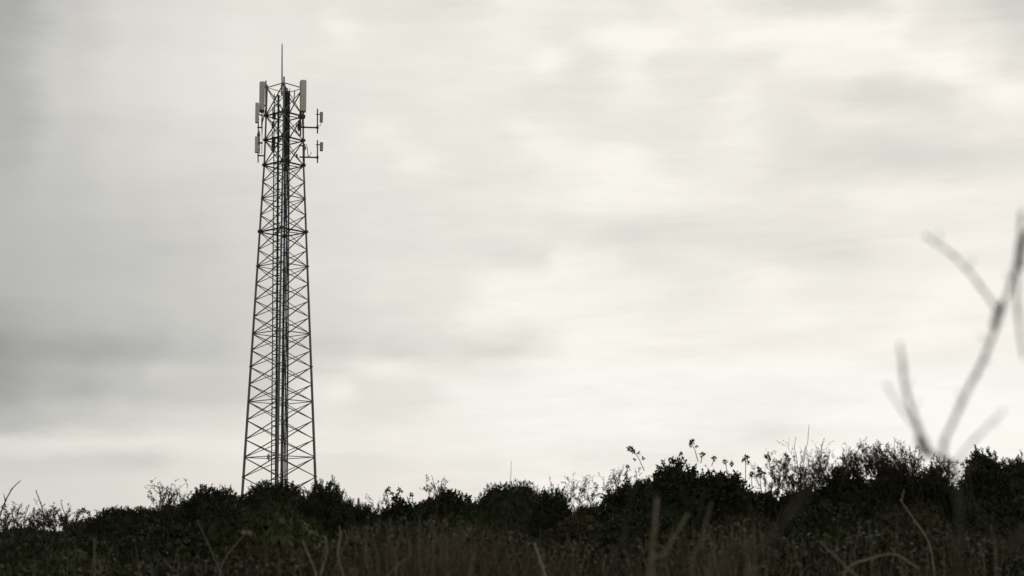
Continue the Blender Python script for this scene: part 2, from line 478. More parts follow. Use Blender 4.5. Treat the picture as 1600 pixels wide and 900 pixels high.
# feeder cables on their tray
tray = empty('cable_tray', (0, 0, 0)); tray.parent = tower
def traypt(px, z, dyy=0.0):
    return Vector((TX + (px - axis_px(z)) / S, TD - .1 + dyy, z))
zt = z_of(139)
mb = MB()
for px in (441.2, 449.6): mb.tube([traypt(px, TZ + .2), traypt(px, (TZ + zt) / 2), traypt(px, zt)], .022, 6)
mb.build('rail', M['darksteel'], tray)
for q, px in enumerate(np.array([441.9, 443.2, 444.9, 446.2, 447.9, 449.0])):
    mb = MB(); zz = zt + [.3, .1, -.3, .0, -.8, -.2, -.6][q % 7]; pts = []
    for k in range(40):
        z = TZ + .3 + (zz - TZ - .3) * k / 39
        pts.append(traypt(px + .3 * math.sin(k * .9 + q * 2), z, -.03 - .02 * math.sin(k * 1.3 + q)))
    mb.tube(pts, .024 if q % 3 else .032, 6)
    mb.build('cable', M['bluecable' if q % 2 else 'cable'], tray)
for k in range(24):
    z = TZ + .8 + (zt - TZ - 1) * k / 23
    mb = MB(); mb.box(traypt(445.5, z, -.01), (.36, .05, .06)); mb.build('bracket', M['darksteel'], tray)
mb = MB()                                    # backing plate, solid over the upper third
for a, b in ((143, 262),):
    za, zb = z_of(a), z_of(b)
    mb.box(traypt(445.6, (za + zb) / 2, .05), (.26, .02, za - zb - .02))
mb.build('backing_plate', M['cable'], tray)

# antennas
def panel(x0, x1, y0, y1, dyy, rz=0.0, thick=.16, pole=None, tilt=0.0, mat='radome', wfac=1.0):
    Yp = TD + dyy
    a, b = at((x0 + x1) / 2, y0, Yp), at((x0 + x1) / 2, y1, Yp)
    w = (x1 - x0) / F * Yp
    mb = MB(); c = (a + b) / 2
    mb.box(c, (w * wfac, thick, abs(a.z - b.z)), rz, min(w, thick) * .28, tilt)
    p = mb.build('panel_antenna', M[mat], tower, True)
    for q in p.data.polygons: q.use_smooth = False
    cap = MB(); cap.box((c.x, c.y, b.z - .018), (w * wfac * .85, thick * .8, .03), rz); cap.build('end_cap', M['darksteel'], p)
    if pole:
        px, pya, pyb, r = pole
        mb = MB(); mb.tube([at(px, pya, Yp + .02), at(px, pyb, Yp + .02)], r, 8)
        pm = mb.build('mounting_pole', M['steel' if r > .045 else 'darksteel'], p, True)
        for t in (.18, .82):
            zc = a.z + (b.z - a.z) * t
            q = at(px, 0, Yp + .02); qx = at(px, (y0 + (y1 - y0) * t), Yp + .02)
            mb = MB(); mb.box(((qx.x + c.x) / 2, Yp + .03, qx.z), (abs(qx.x - c.x) + .1, .07, .07)); mb.build('bracket', M['darksteel'], p)
    return p
panel(405.2, 413.6, 127.5, 173, -.1, R(-18), .2, (415.4, 126, 184, .05))
panel(468.0, 479.6, 125.2, 174.5, -.15, R(14), .26, (469.5, 127, 212, .05), wfac=.86)
panel(398.6, 404.6, 160.5, 191.5, -.35, R(38), .14, (403.6, 163, 212, .038), wfac=.9)
panel(398.3, 403.4, 213, 238, -.35, R(20), .14, (403.3, 208, 254, .038))
panel(401.5, 406.3, 208, 226, .25, R(-30), .12, (405.4, 205, 240, .03), mat='radomeside')
panel(499.6, 504.6, 175, 190.5, -.1, R(25), .13, None, R(4), 'radomeside')
panel(499.8, 504.8, 222.2, 235.4, -.1, R(25), .13, None, R(3), 'radomeside')
# stand-offs at the left leg
def arm(pts, r, name='outrigger_arm', mat='darksteel', n=8):
    mb = MB(); mb.tube([at(x, y, TD + d) for x, y, d in pts], r, n)
    return mb.build(name, M[mat], tower, True)
arm([(402.5, 199, -.33), (410, 199.3, -.1)], .05); arm([(402.5, 223, -.33), (410, 223.5, -.1)], .055)
arm([(402.5, 243, -.33), (411.5, 243.4, -.1)], .05); arm([(403.5, 178, -.33), (410, 181, -.1)], .045)
# right-hand outriggers with their poles and small antennas
for y, yp0, yp1, ya in ((199.2, 170, 208.5, 178.5), (245.8, 219, 254.5, 226.2)):
    a = arm([(468, y - .4, 0), (497, y + .3, -.1)], .052)
    mb = MB(); mb.tube([at(496, yp0, TD - .1), at(496, yp1, TD - .1)], .042, 8); mb.build('mounting_pole', M['darksteel'], a, True)
    mb = MB(); mb.tube([at(493.6, ya, TD - .1), at(500.5, ya, TD - .1)], .035, 6); mb.build('bracket', M['darksteel'], a)
    mb = MB(); q = at(496, y, TD - .1); mb.box(q, (.15, .15, .14)); mb.build('clamp', M['darksteel'], a)
arm([(502, 190, -.1), (501.2, 194, -.12), (500, 197, -.1), (497.2, 196, -.1)], .018, 'jumper_cable', 'cable', 5)
mb = MB(); mb.tube([at(475.6, 224.5, TD - .2), at(475.6, 258.5, TD - .2)], .035, 8)
pl = mb.build('side_pole', M['steel'], tower, True)
mb = MB(); mb.tube([at(x, y, TD - .2) for x, y in ((470, 227.5), (475.6, 228), (478, 232))], .045, 6); mb.build('bracket', M['darksteel'], pl)
arm([(474, 228, -.2), (476.5, 225.5, -.2), (479, 226.8, -.2), (480.3, 232, -.2), (480.8, 240, -.2), (482, 245, -.15)], .026, 'jumper_cable', 'steel', 6)
arm([(475, 236, -.2), (477.5, 233, -.25), (476.5, 228, -.2)], .03, 'jumper_cable', 'cable', 6)
arm([(481, 245, -.1), (484, 243.5, -.1), (486.6, 237.8, -.1)], .02, 'jumper_cable', 'steel', 5)
for q in range(5):
    x = 466 + q * 1.7
    arm([(x + 2, 176, -.2), (x + 1.5, 186, -.25), (x - 3 + q, 195 + q, -.3), (x - 5 + 2 * q, 202 - q, -.2), (x - 2 + q, 208 - 3 * q, -.1)], .022, 'jumper_cable', 'cable' if q % 2 else 'steel', 5)
for q in range(4):
    arm([(408 + 2 * q, 172, -.2), (409 + 1.5 * q, 180, -.22), (408.5 + q * .5, 192, -.2), (409.5, 215, -.15), (409, 240, -.1)], .02, 'jumper_cable', 'cable', 5)
# radio units clamped to the mast
def unit_box(x0, x1, y0, y1, dyy, mat='darksteel', rz=.3):
    a, b = at((x0 + x1) / 2, y0, TD + dyy), at((x0 + x1) / 2, y1, TD + dyy)
    mb = MB(); mb.box((a + b) / 2, ((x1 - x0) / S, .16, a.z - b.z), rz, .025)
    o = mb.build('radio_unit', M[mat], tower)
    f = MB()
    for k in range(5):
        t = (k - 2) / 5 * (x1 - x0) / S * .9
        cc = (a + b) / 2 + Matrix.Rotation(rz, 3, 'Z') @ Vector((t, -.095, 0)); f.box(cc, (.012, .03, (a.z - b.z) * .8), rz)
    f.build('cooling_fins', M[mat], o)
unit_box(465.5, 477, 180, 185, -.25); unit_box(465.8, 470, 190, 204, -.3); unit_box(405, 413, 170, 176, -.1, rz=0)
unit_box(424.5, 430.5, 214, 222, .3); unit_box(424, 430, 224, 236, .4, 'steel'); unit_box(425.5, 431, 176, 186, .3)
unit_box(424.5, 428.5, 190, 200, .5); unit_box(462.5, 465, 241, 246, -.4)
for x, y0, y1 in ((426.3, 167, 184), (428.9, 166.5, 180), (425.4, 204, 214), (459, 142, 160)):
    arm([(x + (1.5 if x > 450 else 0), y0, .2), (x, y1, .2)], .035, 'dipole_antenna', 'steel', 6)
# small pale dish low on the ladder side
mb = MB(); c = at(419.6, 714, TD - .2)
prof = [(0.0, .10), (.09, .09), (.17, .05), (.215, 0), (.22, -.03), (0.0, -.05)]
vs = []; n = 16; axd = Vector((-.93, -.36, 0)); e1 = axd.cross(Vector((0, 0, 1))).normalized()
for rad, h in prof:
    for k in range(n):
        a = 2 * math.pi * k / n
        vs.append(c + axd * h + (e1 * math.cos(a) + Vector((0, 0, 1)) * math.sin(a)) * max(rad, .001))
mb.add(vs, [(i * n + k, i * n + (k + 1) % n, (i + 1) * n + (k + 1) % n, (i + 1) * n + k) for i in range(len(prof) - 1) for k in range(n)])
dish = mb.build('dish_antenna', M['radome'], tower, True)
mb = MB(); mb.tube([c + Vector((.03, 0, 0)), c + Vector((.22, .1, 0))], .03, 6); mb.build('bracket', M['darksteel'], dish)

# ------------------------------------------------------------------ shrubs
KINDS = {  # sprig length, leaves per sprig, leaf length, leaf width, spread, up bias, density per m2
    'round': (.075, 10, .036, .024, 1.2, .3, 170),
    'broad': (.11, 8, .055, .036, 1.3, .30, 100),
    'spiky': (.15, 18, .038, .018, .9, .9, 110),
    'fine': (.06, 13, .026, .012, 1.0, .6, 200),
}
def shoot(pts, clusters, Yd, parent, rng, mat, rpx=1.3):
    """a leafy shoot standing out of a shrub"""
    P = [at(x, y, Yd) for x, y in pts]
    mb = MB(); mb.tube(P, [rpx / 2 / F * Yd * (1 - .4 * k / len(P)) for k in range(len(P))], 5)
    mb.mi = 1
    for x, y, s_ in clusters:
        c = np.array(at(x, y, Yd)); n = int(26)
        rad = s_ / F * Yd
        D = unit(rng.normal(size=(n, 3)) + np.array([0, 0, .25])); P0 = c + D * rng.uniform(0, .45, (n, 1)) * rad
        for q in leaves_at(P0, D, rad * .85, rad * .55, rng):
            mb.add(q, [(0, 1, 2, 3)])
    return mb.build('leafy_shoot', [M['twig'], M[mat]], parent)

def shrub(cx, top, hw, Yd, kind, mat, label, name='shrub', depth=None):
    rng = np.random.default_rng(int(cx * 7 + top))
    sl, nl, ll, lw, spread, upb, dens = KINDS[kind]
    tp = at(cx, top, Yd); x, y = tp.x, Yd
    g0 = gz(x, y) - .05; h = tp.z - g0 - sl * .6
    a = hw / F * Yd; b = depth or max(.7, a * .75)
    root = empty(name, (x, y, g0)); tag(root, label, 'bush', 'scrub bushes on the rise')
    k1, k2, k3 = rng.uniform(0, 6.3, 3)
    def lump(d):
        return (1 + .035 * np.sin(d[..., 0] * 5 + k1) * np.cos(d[..., 1] * 4 + k2) + .03 * np.sin(d[..., 0] * 11 + k3 + d[..., 2] * 6)
                + .02 * np.sin(d[..., 0] * 23 + k2 * 3 + d[..., 1] * 17) + .015 * np.cos(d[..., 2] * 19 + k1 * 2))
    def shape(d, s_):
        q = np.sign(d) * np.abs(d) ** np.array([.95, .95, 1.0])
        return np.array([x, y, g0]) + q * np.array([a * 1.08, b, h]) * (lump(d) * s_)[..., None]
    n = int(2.3 * dens * (math.pi * (a + b) * h * .75 + 1.6 * a * b))
    d = unit(rng.normal(size=(n, 3)) * np.array([1, 1, 1.0])); d[:, 2] = np.abs(d[:, 2])
    keep = (d[:, 1] < .45) | (d[:, 2] > .25); d = d[keep]; n = len(d)
    P = shape(d, rng.uniform(.90, 1.01, n))
    A = unit(d * .8 + np.array([0, 0, upb]) + rng.normal(0, .35, (n, 3)))
    Q = sprigs(P, A, sl, nl, ll, lw, rng, spread)
    # longer sprigs breaking the outline along the top
    m = int(n * (.05 if kind == 'spiky' else .012)); idx = rng.choice(n, m)
    d2 = d[idx]; d2[:, 2] = np.abs(d2[:, 2]) + .4; d2 = unit(d2)
    P2 = shape(d2, rng.uniform(.93, .99, m) + (.03 if kind == 'spiky' else 0))
    A2 = unit(d2 * .3 + np.array([0, 0, .9]) + rng.normal(0, .3, (m, 3)))
    Q2 = sprigs(P2, A2, sl * (1.35 if kind == 'spiky' else 1.05), nl + 3, ll * 1.05, lw * 1.05, rng, spread)
    # inner mass
    nu, nv = 60, 22
    U, W = np.meshgrid(np.linspace(0, 2 * np.pi, nu, endpoint=False), np.linspace(0, np.pi / 2, nv))
    dd = np.stack([np.cos(U) * np.cos(W), np.sin(U) * np.cos(W), np.sin(W)], -1)
    cv = shape(dd, np.full(dd.shape[:2], .93)); cv = cv + rng.normal(0, .03, cv.shape)
    cf = np.array([[i * nu + k, i * nu + (k + 1) % nu, (i + 1) * nu + (k + 1) % nu, (i + 1) * nu + k] for i in range(nv - 1) for k in range(nu)])
    quad_mesh('foliage', np.concatenate([Q, Q2]), M[mat], root, (cv.reshape(-1, 3), cf))
    mb = MB()
    for _ in range(7):
        e = unit(rng.normal(size=3)); e[2] = abs(e[2]) * 1.3 + .3
        tip = np.array([x, y, g0]) + e / np.linalg.norm(e) * np.array([a, b, h]) * .85
        s0 = np.array([x, y, g0]) + np.array([rng.normal(0, .06), rng.normal(0, .06), 0])
        mb.tube([s0, s0 * .5 + tip * .5 + rng.normal(0, .04, 3), tip], [.022, .014, .006], 5)
    mb.build('branches', M['twig'], root)
    return root

SH = {}
for key, a in {
    'edge': (20, 824, 120, 26, 'fine', 'dark', 'low dark shrub under the bare stems at the left edge'),
    'slope': (195, 795, 100, 27, 'round', 'dark', 'dark sloping shrub left of the mast, rising from the low thicket'),
    'dip': (262, 789, 45, 29, 'fine', 'dark', 'small dark shrub below the pale twiggy tuft left of the mast'),
    'dome': (330, 763, 72, 28, 'round', 'dark', 'rounded dark shrub just left of the mast foot'),
    'foot': (425, 753, 78, 30, 'round', 'dark', 'dark shrub hiding the mast foot'),
    'jagged': (505, 757, 48, 27, 'spiky', 'dark', 'jagged spiky shrub just right of the mast foot'),
    'jagged2': (556, 785, 40, 26, 'spiky', 'dark', 'lower spiky shrub descending right of the mast'),
    'notch': (592, 798, 40, 29, 'fine', 'dark', 'lowest dark shrub in the dip of the skyline right of the mast'),
    'sprout': (630, 781, 42, 27, 'broad', 'dark', 'dark shrub with an upright leafy shoot near the dip'),
    'flat': (700, 765, 58, 28, 'round', 'dark', 'flat topped dark shrub left of the central hump'),
    'hump': (800, 751, 80, 27, 'fine', 'dark', 'broad smooth humped shrub in the middle of the skyline'),
    'teeth': (862, 768, 36, 25, 'spiky', 'dark', 'small spiked shrub ending the central hump'),
    'saddle': (925, 784, 48, 28, 'fine', 'olive', 'low shrub under faint dry grasses right of the central hump'),
    'shoulder': (985, 755, 52, 25, 'broad', 'dark', 'dark shrub climbing to the tallest mound from its left'),
    'mound': (1062, 724, 92, 24, 'broad', 'dark', 'tallest broad leafy mound topped by little shoots'),
    'mound2': (1135, 740, 55, 24, 'broad', 'dark', 'leafy shrub on the right slope of the tallest mound'),
    'gap': (1190, 770, 60, 25, 'round', 'dark', 'dark shrub with separate leafy heads against the sky'),
    'gap2': (1258, 760, 55, 26, 'round', 'dark', 'dark shrub beneath the fan of long bare twigs'),
    'twiggy': (1320, 735, 52, 24, 'round', 'dark', 'dark shrub under bare twigs, right of the fan of long twigs'),
    'twiggy2': (1395, 726, 60, 26, 'round', 'dark', 'dark shrub below the densest tangle of bare twigs'),
    'behind': (1458, 733, 48, 25, 'round', 'dark', 'dark shrub behind the blurred weed fork'),
    'peak': (1532, 706, 38, 23, 'round', 'dark', 'dark shrub with a pointed top near the right edge'),
    'right2': (1572, 716, 42, 24, 'fine', 'dark', 'dark shrub joining the pointed one to the dense one at the right edge'),
    'right': (1608, 714, 88, 23, 'fine', 'dark', 'dense dark shrub cut by the right edge'),
    'f1': (110, 834, 130, 18, 'fine', 'dark', 'low dark shrub in front, bottom left corner'),
    'f2': (262, 822, 85, 17, 'round', 'dark', 'dark shrub in front of the sloping one, left of the mast'),
    'f3': (432, 792, 84, 18, 'fine', 'olive', 'rounded olive shrub in front of the mast foot'),
    'f4': (585, 824, 70, 20, 'round', 'brown', 'low shrub in front of the dip, behind brown grass'),
    'f5': (700, 806, 62, 21, 'fine', 'brown', 'brown green shrub in front of the flat topped one'),
    'f6': (795, 828, 70, 18, 'fine', 'dark', 'dark low shrub in front of the central hump'),
    'f7': (905, 810, 62, 19, 'round', 'brown', 'brownish shrub in front of the low saddle'),
    'f8': (1010, 806, 110, 18, 'round', 'dark', 'wide dark shrub in front of the tallest mound'),
    'f9': (1160, 806, 85, 18, 'fine', 'brown', 'brown shrub in front, below the leafy heads'),
    'f10': (1290, 792, 95, 17, 'round', 'dark', 'dark shrub in front of the bare twigs'),
    'f11': (1420, 790, 90, 18, 'fine', 'brown', 'brownish shrub behind the blurred weed stem'),
    'f12': (1560, 785, 110, 16, 'round', 'dark', 'large dark shrub in front at the right edge'),
}.items():
    SH[key] = (shrub(*a), a[3])
rs = np.random.default_rng(3)
for key, pts, cl in [
    ('mound', [(1007, 736), (998, 716), (986, 700)], [(985, 702, 6), (990, 706, 4), (998, 709, 4), (1005, 716, 3.5), (991, 718, 3)]),
    ('mound', [(1091, 722), (1086, 704), (1080, 690)], [(1081, 691, 5.5), (1079, 696, 4), (1088, 698, 3)]),
    ('mound', [(1055, 725), (1059, 714), (1067, 708)], [(1064, 709, 4)]),
    ('mound', [(1095, 724), (1097, 712)], [(1097, 711, 6)]),
    ('mound', [(1112, 728), (1116, 716)], [(1116, 716, 5)]),
    ('mound2', [(1136, 742), (1134, 722)], [(1133, 722, 5), (1143, 725, 5)]),
    ('mound2', [(1165, 752), (1165, 730), (1165, 714)], [(1166, 715, 6), (1162, 719, 4), (1168, 723, 4)]),
    ('gap', [(1190, 772), (1188, 750), (1187, 734)], [(1187, 734, 5), (1192, 740, 5), (1184, 743, 4)]),
    ('gap', [(1205, 770), (1207, 745), (1200, 714)], [(1199, 713, 5.5), (1203, 719, 4), (1207, 731, 3.5)]),
    ('gap', [(1222, 765), (1224, 740), (1229, 713)], [(1229, 713, 5), (1232, 718, 4), (1226, 727, 4), (1218, 722, 3)]),
    ('gap', [(1175, 760), (1174, 742)], [(1174, 741, 5)]),
    ('gap2', [(1236, 775), (1238, 750), (1240, 742)], [(1236, 745, 5), (1240, 755, 6), (1250, 748, 4)]),
    ('gap2', [(1250, 770), (1251, 735)], [(1251, 731, 3.5)]),
    ('shoulder', [(978, 760), (980, 735), (982, 728)], [(981, 729, 3.5), (977, 742, 4)]),
    ('sprout', [(622, 786), (614, 774), (606, 763)], [(607, 764, 5), (604, 768, 4), (613, 772, 4.5), (617, 779, 5)]),
    ('sprout', [(620, 784), (623, 772), (625, 764)], [(624, 765, 4.5), (628, 768, 3), (621, 773, 4)]),
    ('sprout', [(645, 784), (644, 773)], [(643, 773, 4.5)]),
    ('slope', [(128, 815), (130, 805), (127, 798)], [(129, 797, 5), (134, 800, 4), (126, 802, 3.5)]),
    ('slope', [(137, 812), (139, 803)], [(139, 802, 4)]),
    ('jagged', [(513, 770), (517, 754)], [(517, 757, 5)]),
]:
    par, Yd = SH[key]
    shoot(pts, cl, Yd - .3, par, rs, 'dark')

# ------------------------------------------------------------------ bare twiggy growth on the skyline
def bare(cx, top, base, hw, Yd, n, label, seed, rpx=1.1, lean=0.0, name='bare_shrub'):
    rg = random.Random(seed)
    p0 = at(cx, base, Yd); g0 = gz(p0.x, Yd)
    root = empty(name, (p0.x, Yd, g0)); tag(root, label, 'bare shrub', 'leafless twiggy shrubs')
    mb = MB(); px = Yd / F
    def grow(p, d, ln, r, lev):
        pts = [p]; q = p.copy(); dd = d.copy()
        for _ in range(4):
            dd = (dd + Vector((rg.gauss(0, .13), rg.gauss(0, .13), rg.gauss(0, .1) + .03))).normalized()
            q = q + dd * ln / 4; pts.append(q.copy())
            if lev < 3 and rg.random() < (.75 if lev else .9):
                s_ = (dd + Vector((rg.gauss(0, .6), rg.gauss(0, .5), rg.gauss(.1, .3)))).normalized()
                grow(q, s_, ln * rg.uniform(.3, .55), r * .65, lev + 1)
            if lev >= 1 and rg.random() < .6:      # bud or withered leaf
                s_ = Vector((rg.gauss(0, 1), rg.gauss(0, 1), rg.gauss(.3, 1))).normalized()
                t_ = s_.orthogonal().normalized(); L_ = rg.uniform(.012, .035)
                mb.add([q, q + s_ * L_ * .5 + t_ * L_ * .25, q + s_ * L_, q + s_ * L_ * .5 - t_ * L_ * .25], [(0, 1, 2, 3)])
        mb.tube(pts, [r * (1 - .16 * k) for k in range(5)], 4, False)
    for k in range(int(n * 1.5)):
        x = cx + rg.uniform(-hw, hw)
        b = at(x, base + 10, Yd + rg.uniform(-.4, .4))
        tp = at(x, top, Yd)
        ln = (tp.z - b.z) * rg.uniform(.4, .95)
        grow(b, Vector((rg.gauss(lean, .25), rg.gauss(0, .15), 1)).normalized(), ln, rpx * .42 * px * rg.uniform(.7, 1.2), 0)
    st = MB()
    for k in range(4):
        st.tube([(p0.x + rg.gauss(0, .05), Yd, g0 - .03), (p0.x + rg.gauss(0, hw * px * .4), Yd, (g0 + p0.z) / 2), (p0.x + rg.gauss(0, hw * px * .7), Yd, p0.z)], [.012, .009, .006], 5)
    mb.build('twigs', M['twig'], root); st.build('stems', M['twig'], root)

for a in [
    (25, 796, 826, 28, 24, 15, 'low tangle of bare twigs at the left edge', 1, 1.0),
    (80, 798, 826, 30, 24, 18, 'low tangle of bare twigs around the tall bent stem on the left', 2, 1.0),
    (112, 800, 824, 18, 24, 8, 'thin tuft of bare twigs beside the small leafy shoot on the left', 3, .9),
    (262, 762, 796, 22, 27, 12, 'pale wispy tuft of bare twigs left of the mast', 4, .8, .15),
    (592, 778, 806, 20, 27, 8, 'short bare twigs in the dip right of the mast', 5, .8),
    (680, 750, 772, 14, 27, 4, 'a few thin bare twigs on the flat topped shrub', 6, .7),
    (910, 750, 786, 24, 27, 10, 'faint dry twigs in the saddle right of the central hump', 7, .7),
    (965, 738, 772, 22, 25, 9, 'bare twigs climbing towards the tallest mound', 8, .8),
    (1218, 722, 768, 26, 24, 13, 'bare twigs among the separate leafy heads', 9, 1.0),
    (1262, 712, 772, 26, 24, 20, 'fan of long bare twigs reaching highest over the thicket', 10, 1.0),
    (1302, 716, 758, 22, 24, 18, 'bare twigs right of the fan of long twigs', 11, 1.0),
    (1340, 708, 742, 24, 24, 26, 'tangle of bare twigs over the twiggy part of the skyline, nearer its left', 12, .85),
    (1385, 702, 736, 26, 24, 32, 'densest tangle of bare twigs on the skyline', 13, .85),
    (1428, 710, 740, 22, 24, 20, 'bare twigs directly left of the blurred weed fork', 14, 1.0),
    (1468, 722, 746, 20, 24, 14, 'bare twigs seen through the blurred weed fork', 15, 1.0),
    (1512, 716, 735, 8, 22.5, 4, 'few short twigs on the left flank of the pointed shrub', 16, .9),
]:
    bare(*a)

# ------------------------------------------------------------------ single stems
def px_path(pts, Yd): return [at(x, y, Yd) for x, y in pts]
def dense(P, n=5, jit=0.0, rg=random):
    out = []
    for i in range(len(P) - 1):
        p_, a, b, q_ = P[max(i - 1, 0)], P[i], P[i + 1], P[min(i + 2, len(P) - 1)]
        for k in range(n):
            t = k / n
            out.append(.5 * ((2 * a) + (b - p_) * t + (2 * p_ - 5 * a + 4 * b - q_) * t * t + (3 * a - p_ - 3 * b + q_) * t ** 3) + Vector((rg.gauss(0, jit), rg.gauss(0, jit), rg.gauss(0, jit))))
    out.append(P[-1]); return out

def weed(name, label, Yd, segs, mat, cat='dry stem', group=None, seedheads=(), nodes=True):
    """a stem with side shoots; segs: (points in the photograph, start width, end width)"""
    rg = random.Random(len(label) * 13 + int(Yd * 10))
    first = px_path(segs[0][0], Yd); b = first[0]; g0 = gz(b.x, Yd)
    root = empty(name, (b.x, Yd, g0)); tag(root, label, cat, group)
    for k, (pts, w0, w1) in enumerate(segs):
        P = px_path(pts, Yd + rg.uniform(-.02, .02) * (k > 0))
        if k == 0 and P[0].z > g0 + .03:
            P = [Vector((b.x + rg.uniform(-.05, .05), Yd, g0 - .03))] + P
        D = dense(P, 6, w0 / F * Yd * .08, rg); n = len(D)
        rad = [(w0 + (w1 - w0) * i / (n - 1)) / 2 / F * Yd * (1.4 if nodes and i % 6 == 0 and 0 < i < n - 1 else rg.uniform(.82, 1.15)) for i in range(n)]
        mb = MB(); mb.tube(D, rad, 8); mb.build('stem' if k == 0 else 'side_shoot', M[mat], root, True)
    for x, y, s_ in seedheads:
        c = at(x, y, Yd); mb = MB(); rad = s_ / F * Yd
        for _ in range(9):
            d = Vector((rg.gauss(0, 1), rg.gauss(0, 1), rg.gauss(.5, 1))).normalized(); t_ = d.orthogonal().normalized()
            mb.add([c, c + d * rad * .5 + t_ * rad * .3, c + d * rad, c + d * rad * .5 - t_ * rad * .3], [(0, 1, 2, 3)])
        mb.build('seed_head', M[mat], root)
    return root

G1 = 'bare stems standing out on the left skyline'
weed('dry_stem', 'leaning bare stem with one short fork at the left edge', 20, [([(-4, 830), (2, 800), (9, 782), (18, 765), (32, 751)], 3, 1.4), ([(8, 783), (6, 771)], 1.6, .8)], 'twig', group=G1)
weed('dry_stem', 'tallest bent stem of the left tangle, with buds halfway up', 21, [([(68, 826), (67, 800), (63, 785), (56, 766)], 2.4, 1.3), ([(65, 793), (71, 787)], 1.5, 1.2), ([(66, 797), (61, 794)], 1.3, 1)], 'twig', group=G1)
weed('dry_stem', 'short straight stem nearest the left edge, forking low', 21, [([(22, 826), (21, 810), (17, 794)], 2.2, 1.5), ([(22, 816), (27, 810)], 1.2, .8)], 'twig', group=G1)
weed('dry_stem', 'thin stem with a bud at its tip, left of the tall bent stem', 21, [([(37, 826), (39, 808), (45, 790)], 1.6, 1)], 'twig', group=G1, seedheads=[(45, 790, 2)])
weed('dry_stem', 'forked stem in a V shape with a small bud at its left tip', 21, [([(106, 824), (103, 808), (97, 791), (95, 784)], 2, 1), ([(103, 808), (111, 790)], 1.6, .8)], 'twig', group=G1, seedheads=[(96, 783, 2.4)])
weed('dry_stem', 'short stem with a round bud between the tall bent stem and the V shaped one', 21, [([(78, 826), (82, 808), (87, 794)], 1.2, .8)], 'twig', group=G1, seedheads=[(87, 794, 2.4)])
G2 = 'long fine twigs rising above the thicket'
weed('fine_twig', 'highest fine twig above the fan of bare twigs', 24, [([(1252, 760), (1257, 715), (1262, 690), (1264, 664)], 1.4, .6)], 'twig', 'twig', G2, nodes=False)
weed('fine_twig', 'curved fine twig left of the highest one', 24, [([(1248, 760), (1245, 715), (1241, 700), (1244, 682)], 1.3, .6)], 'twig', 'twig', G2, nodes=False)
weed('fine_twig', 'straight fine twig right of the highest one', 24, [([(1278, 760), (1282, 715), (1286, 689)], 1.6, .6)], 'twig', 'twig', G2, nodes=False)
weed('fine_twig', 'fine twig crossing behind the highest one and leaning right', 24, [([(1250, 745), (1255, 715), (1259, 696)], 1.6, .8)], 'twig', 'twig', G2, nodes=False)
weed('fine_twig', 'lone fine twig on the densest tangle', 24, [([(1396, 740), (1398, 705), (1397, 682)], 1, .6)], 'twig', 'twig', G2, nodes=False)
weed('fine_twig', 'lone fine twig on the central hump', 26, [([(796, 770), (798, 745), (799, 720)], 1, .6)], 'twig', 'twig', G2, nodes=False)
weed('fine_twig', 'lone fine twig with a tiny hook on the flat topped shrub', 26, [([(680, 775), (677, 752), (674, 742)], 1.1, .7), ([(688, 765), (690, 753), (693, 749)], 1.1, .8)], 'twig', 'twig', G2, nodes=False)

# blurred weeds close to the lens
weed('branching_weed', 'large blurred forked weed towering over the thicket close to the lens', 2.3,
     [([(1502, 960), (1500, 860), (1498, 780), (1484, 722)], 12.8, 8.3), ([(1478, 728), (1474, 695), (1500, 635), (1525, 585), (1556, 512), (1578, 450), (1592, 385), (1597, 330)], 6.8, 5.2),
      ([(1560, 488), (1530, 445), (1490, 400), (1445, 368)], 5.4, 3.2), ([(1484, 722), (1452, 705), (1434, 665), (1416, 615), (1411, 575), (1406, 535)], 8.6, 3.8),
      ([(1440, 680), (1410, 640), (1384, 600)], 4.0, 2.6), ([(1490, 728), (1520, 690), (1570, 640)], 4.3, 2.6), ([(1590, 405), (1590, 480), (1600, 560)], 5.8, 4.5),
      ([(1553, 512), (1560, 492), (1567, 470)], 12.8, 8.3), ([(1412, 590), (1411, 560)], 7.9, 3.8), ([(1594, 420), (1599, 385), (1604, 360)], 9.4, 6.5), ([(1450, 712), (1440, 690), (1434, 672)], 16.1, 9.8),
      ([(1506, 630), (1497, 610)], 3.6, 2.0), ([(1530, 575), (1545, 560)], 3.6, 2.0),
      ([(1414, 612), (1424, 590)], 3, 1.5), ([(1470, 378), (1466, 360)], 3, 1.5), ([(1508, 420), (1522, 405)], 3, 1.5), ([(1543, 535), (1530, 522)], 3.5, 1.5),
      ([(1582, 440), (1570, 425)], 4, 2), ([(1500, 745), (1520, 725)], 4, 2), ([(1425, 645), (1436, 625)], 3, 1.5), ([(1545, 660), (1560, 662)], 2.5, 1.5)],
     'weedstem', 'weed', seedheads=[(1439, 690, 12), (1386, 604, 6), (1448, 370, 6), (1598, 372, 10)])
weed('dry_stem', 'broad blurred pale stem leaning right, low between the brown shrub and the bare twigs', 2.0, [([(1130, 960), (1180, 870), (1235, 800), (1275, 750)], 12, 6)], 'weedstem')
weed('dry_stem', 'blurred stem leaning left out of the foot of the large forked weed', 2.2, [([(1610, 920), (1570, 865), (1525, 795)], 9, 5)], 'weedstem')
G3 = 'half blurred stems in front of the tallest mound'
weed('dry_stem', 'upright half blurred stem below the tallest mound', 4.2, [([(1020, 925), (1021, 850), (1027, 778)], 7.5, 6)], 'stem', group=G3)
weed('dry_stem', 'half blurred stem leaning right, crossing the foot of the upright one', 4.4, [([(1012, 930), (1040, 865), (1076, 802)], 7, 5)], 'stem', group=G3)
weed('dry_stem', 'thin half blurred stem leaning right below the brown shrub with the leafy heads above it', 4.6, [([(1082, 925), (1094, 850), (1112, 785)], 4, 2.5)], 'stem', group=G3)
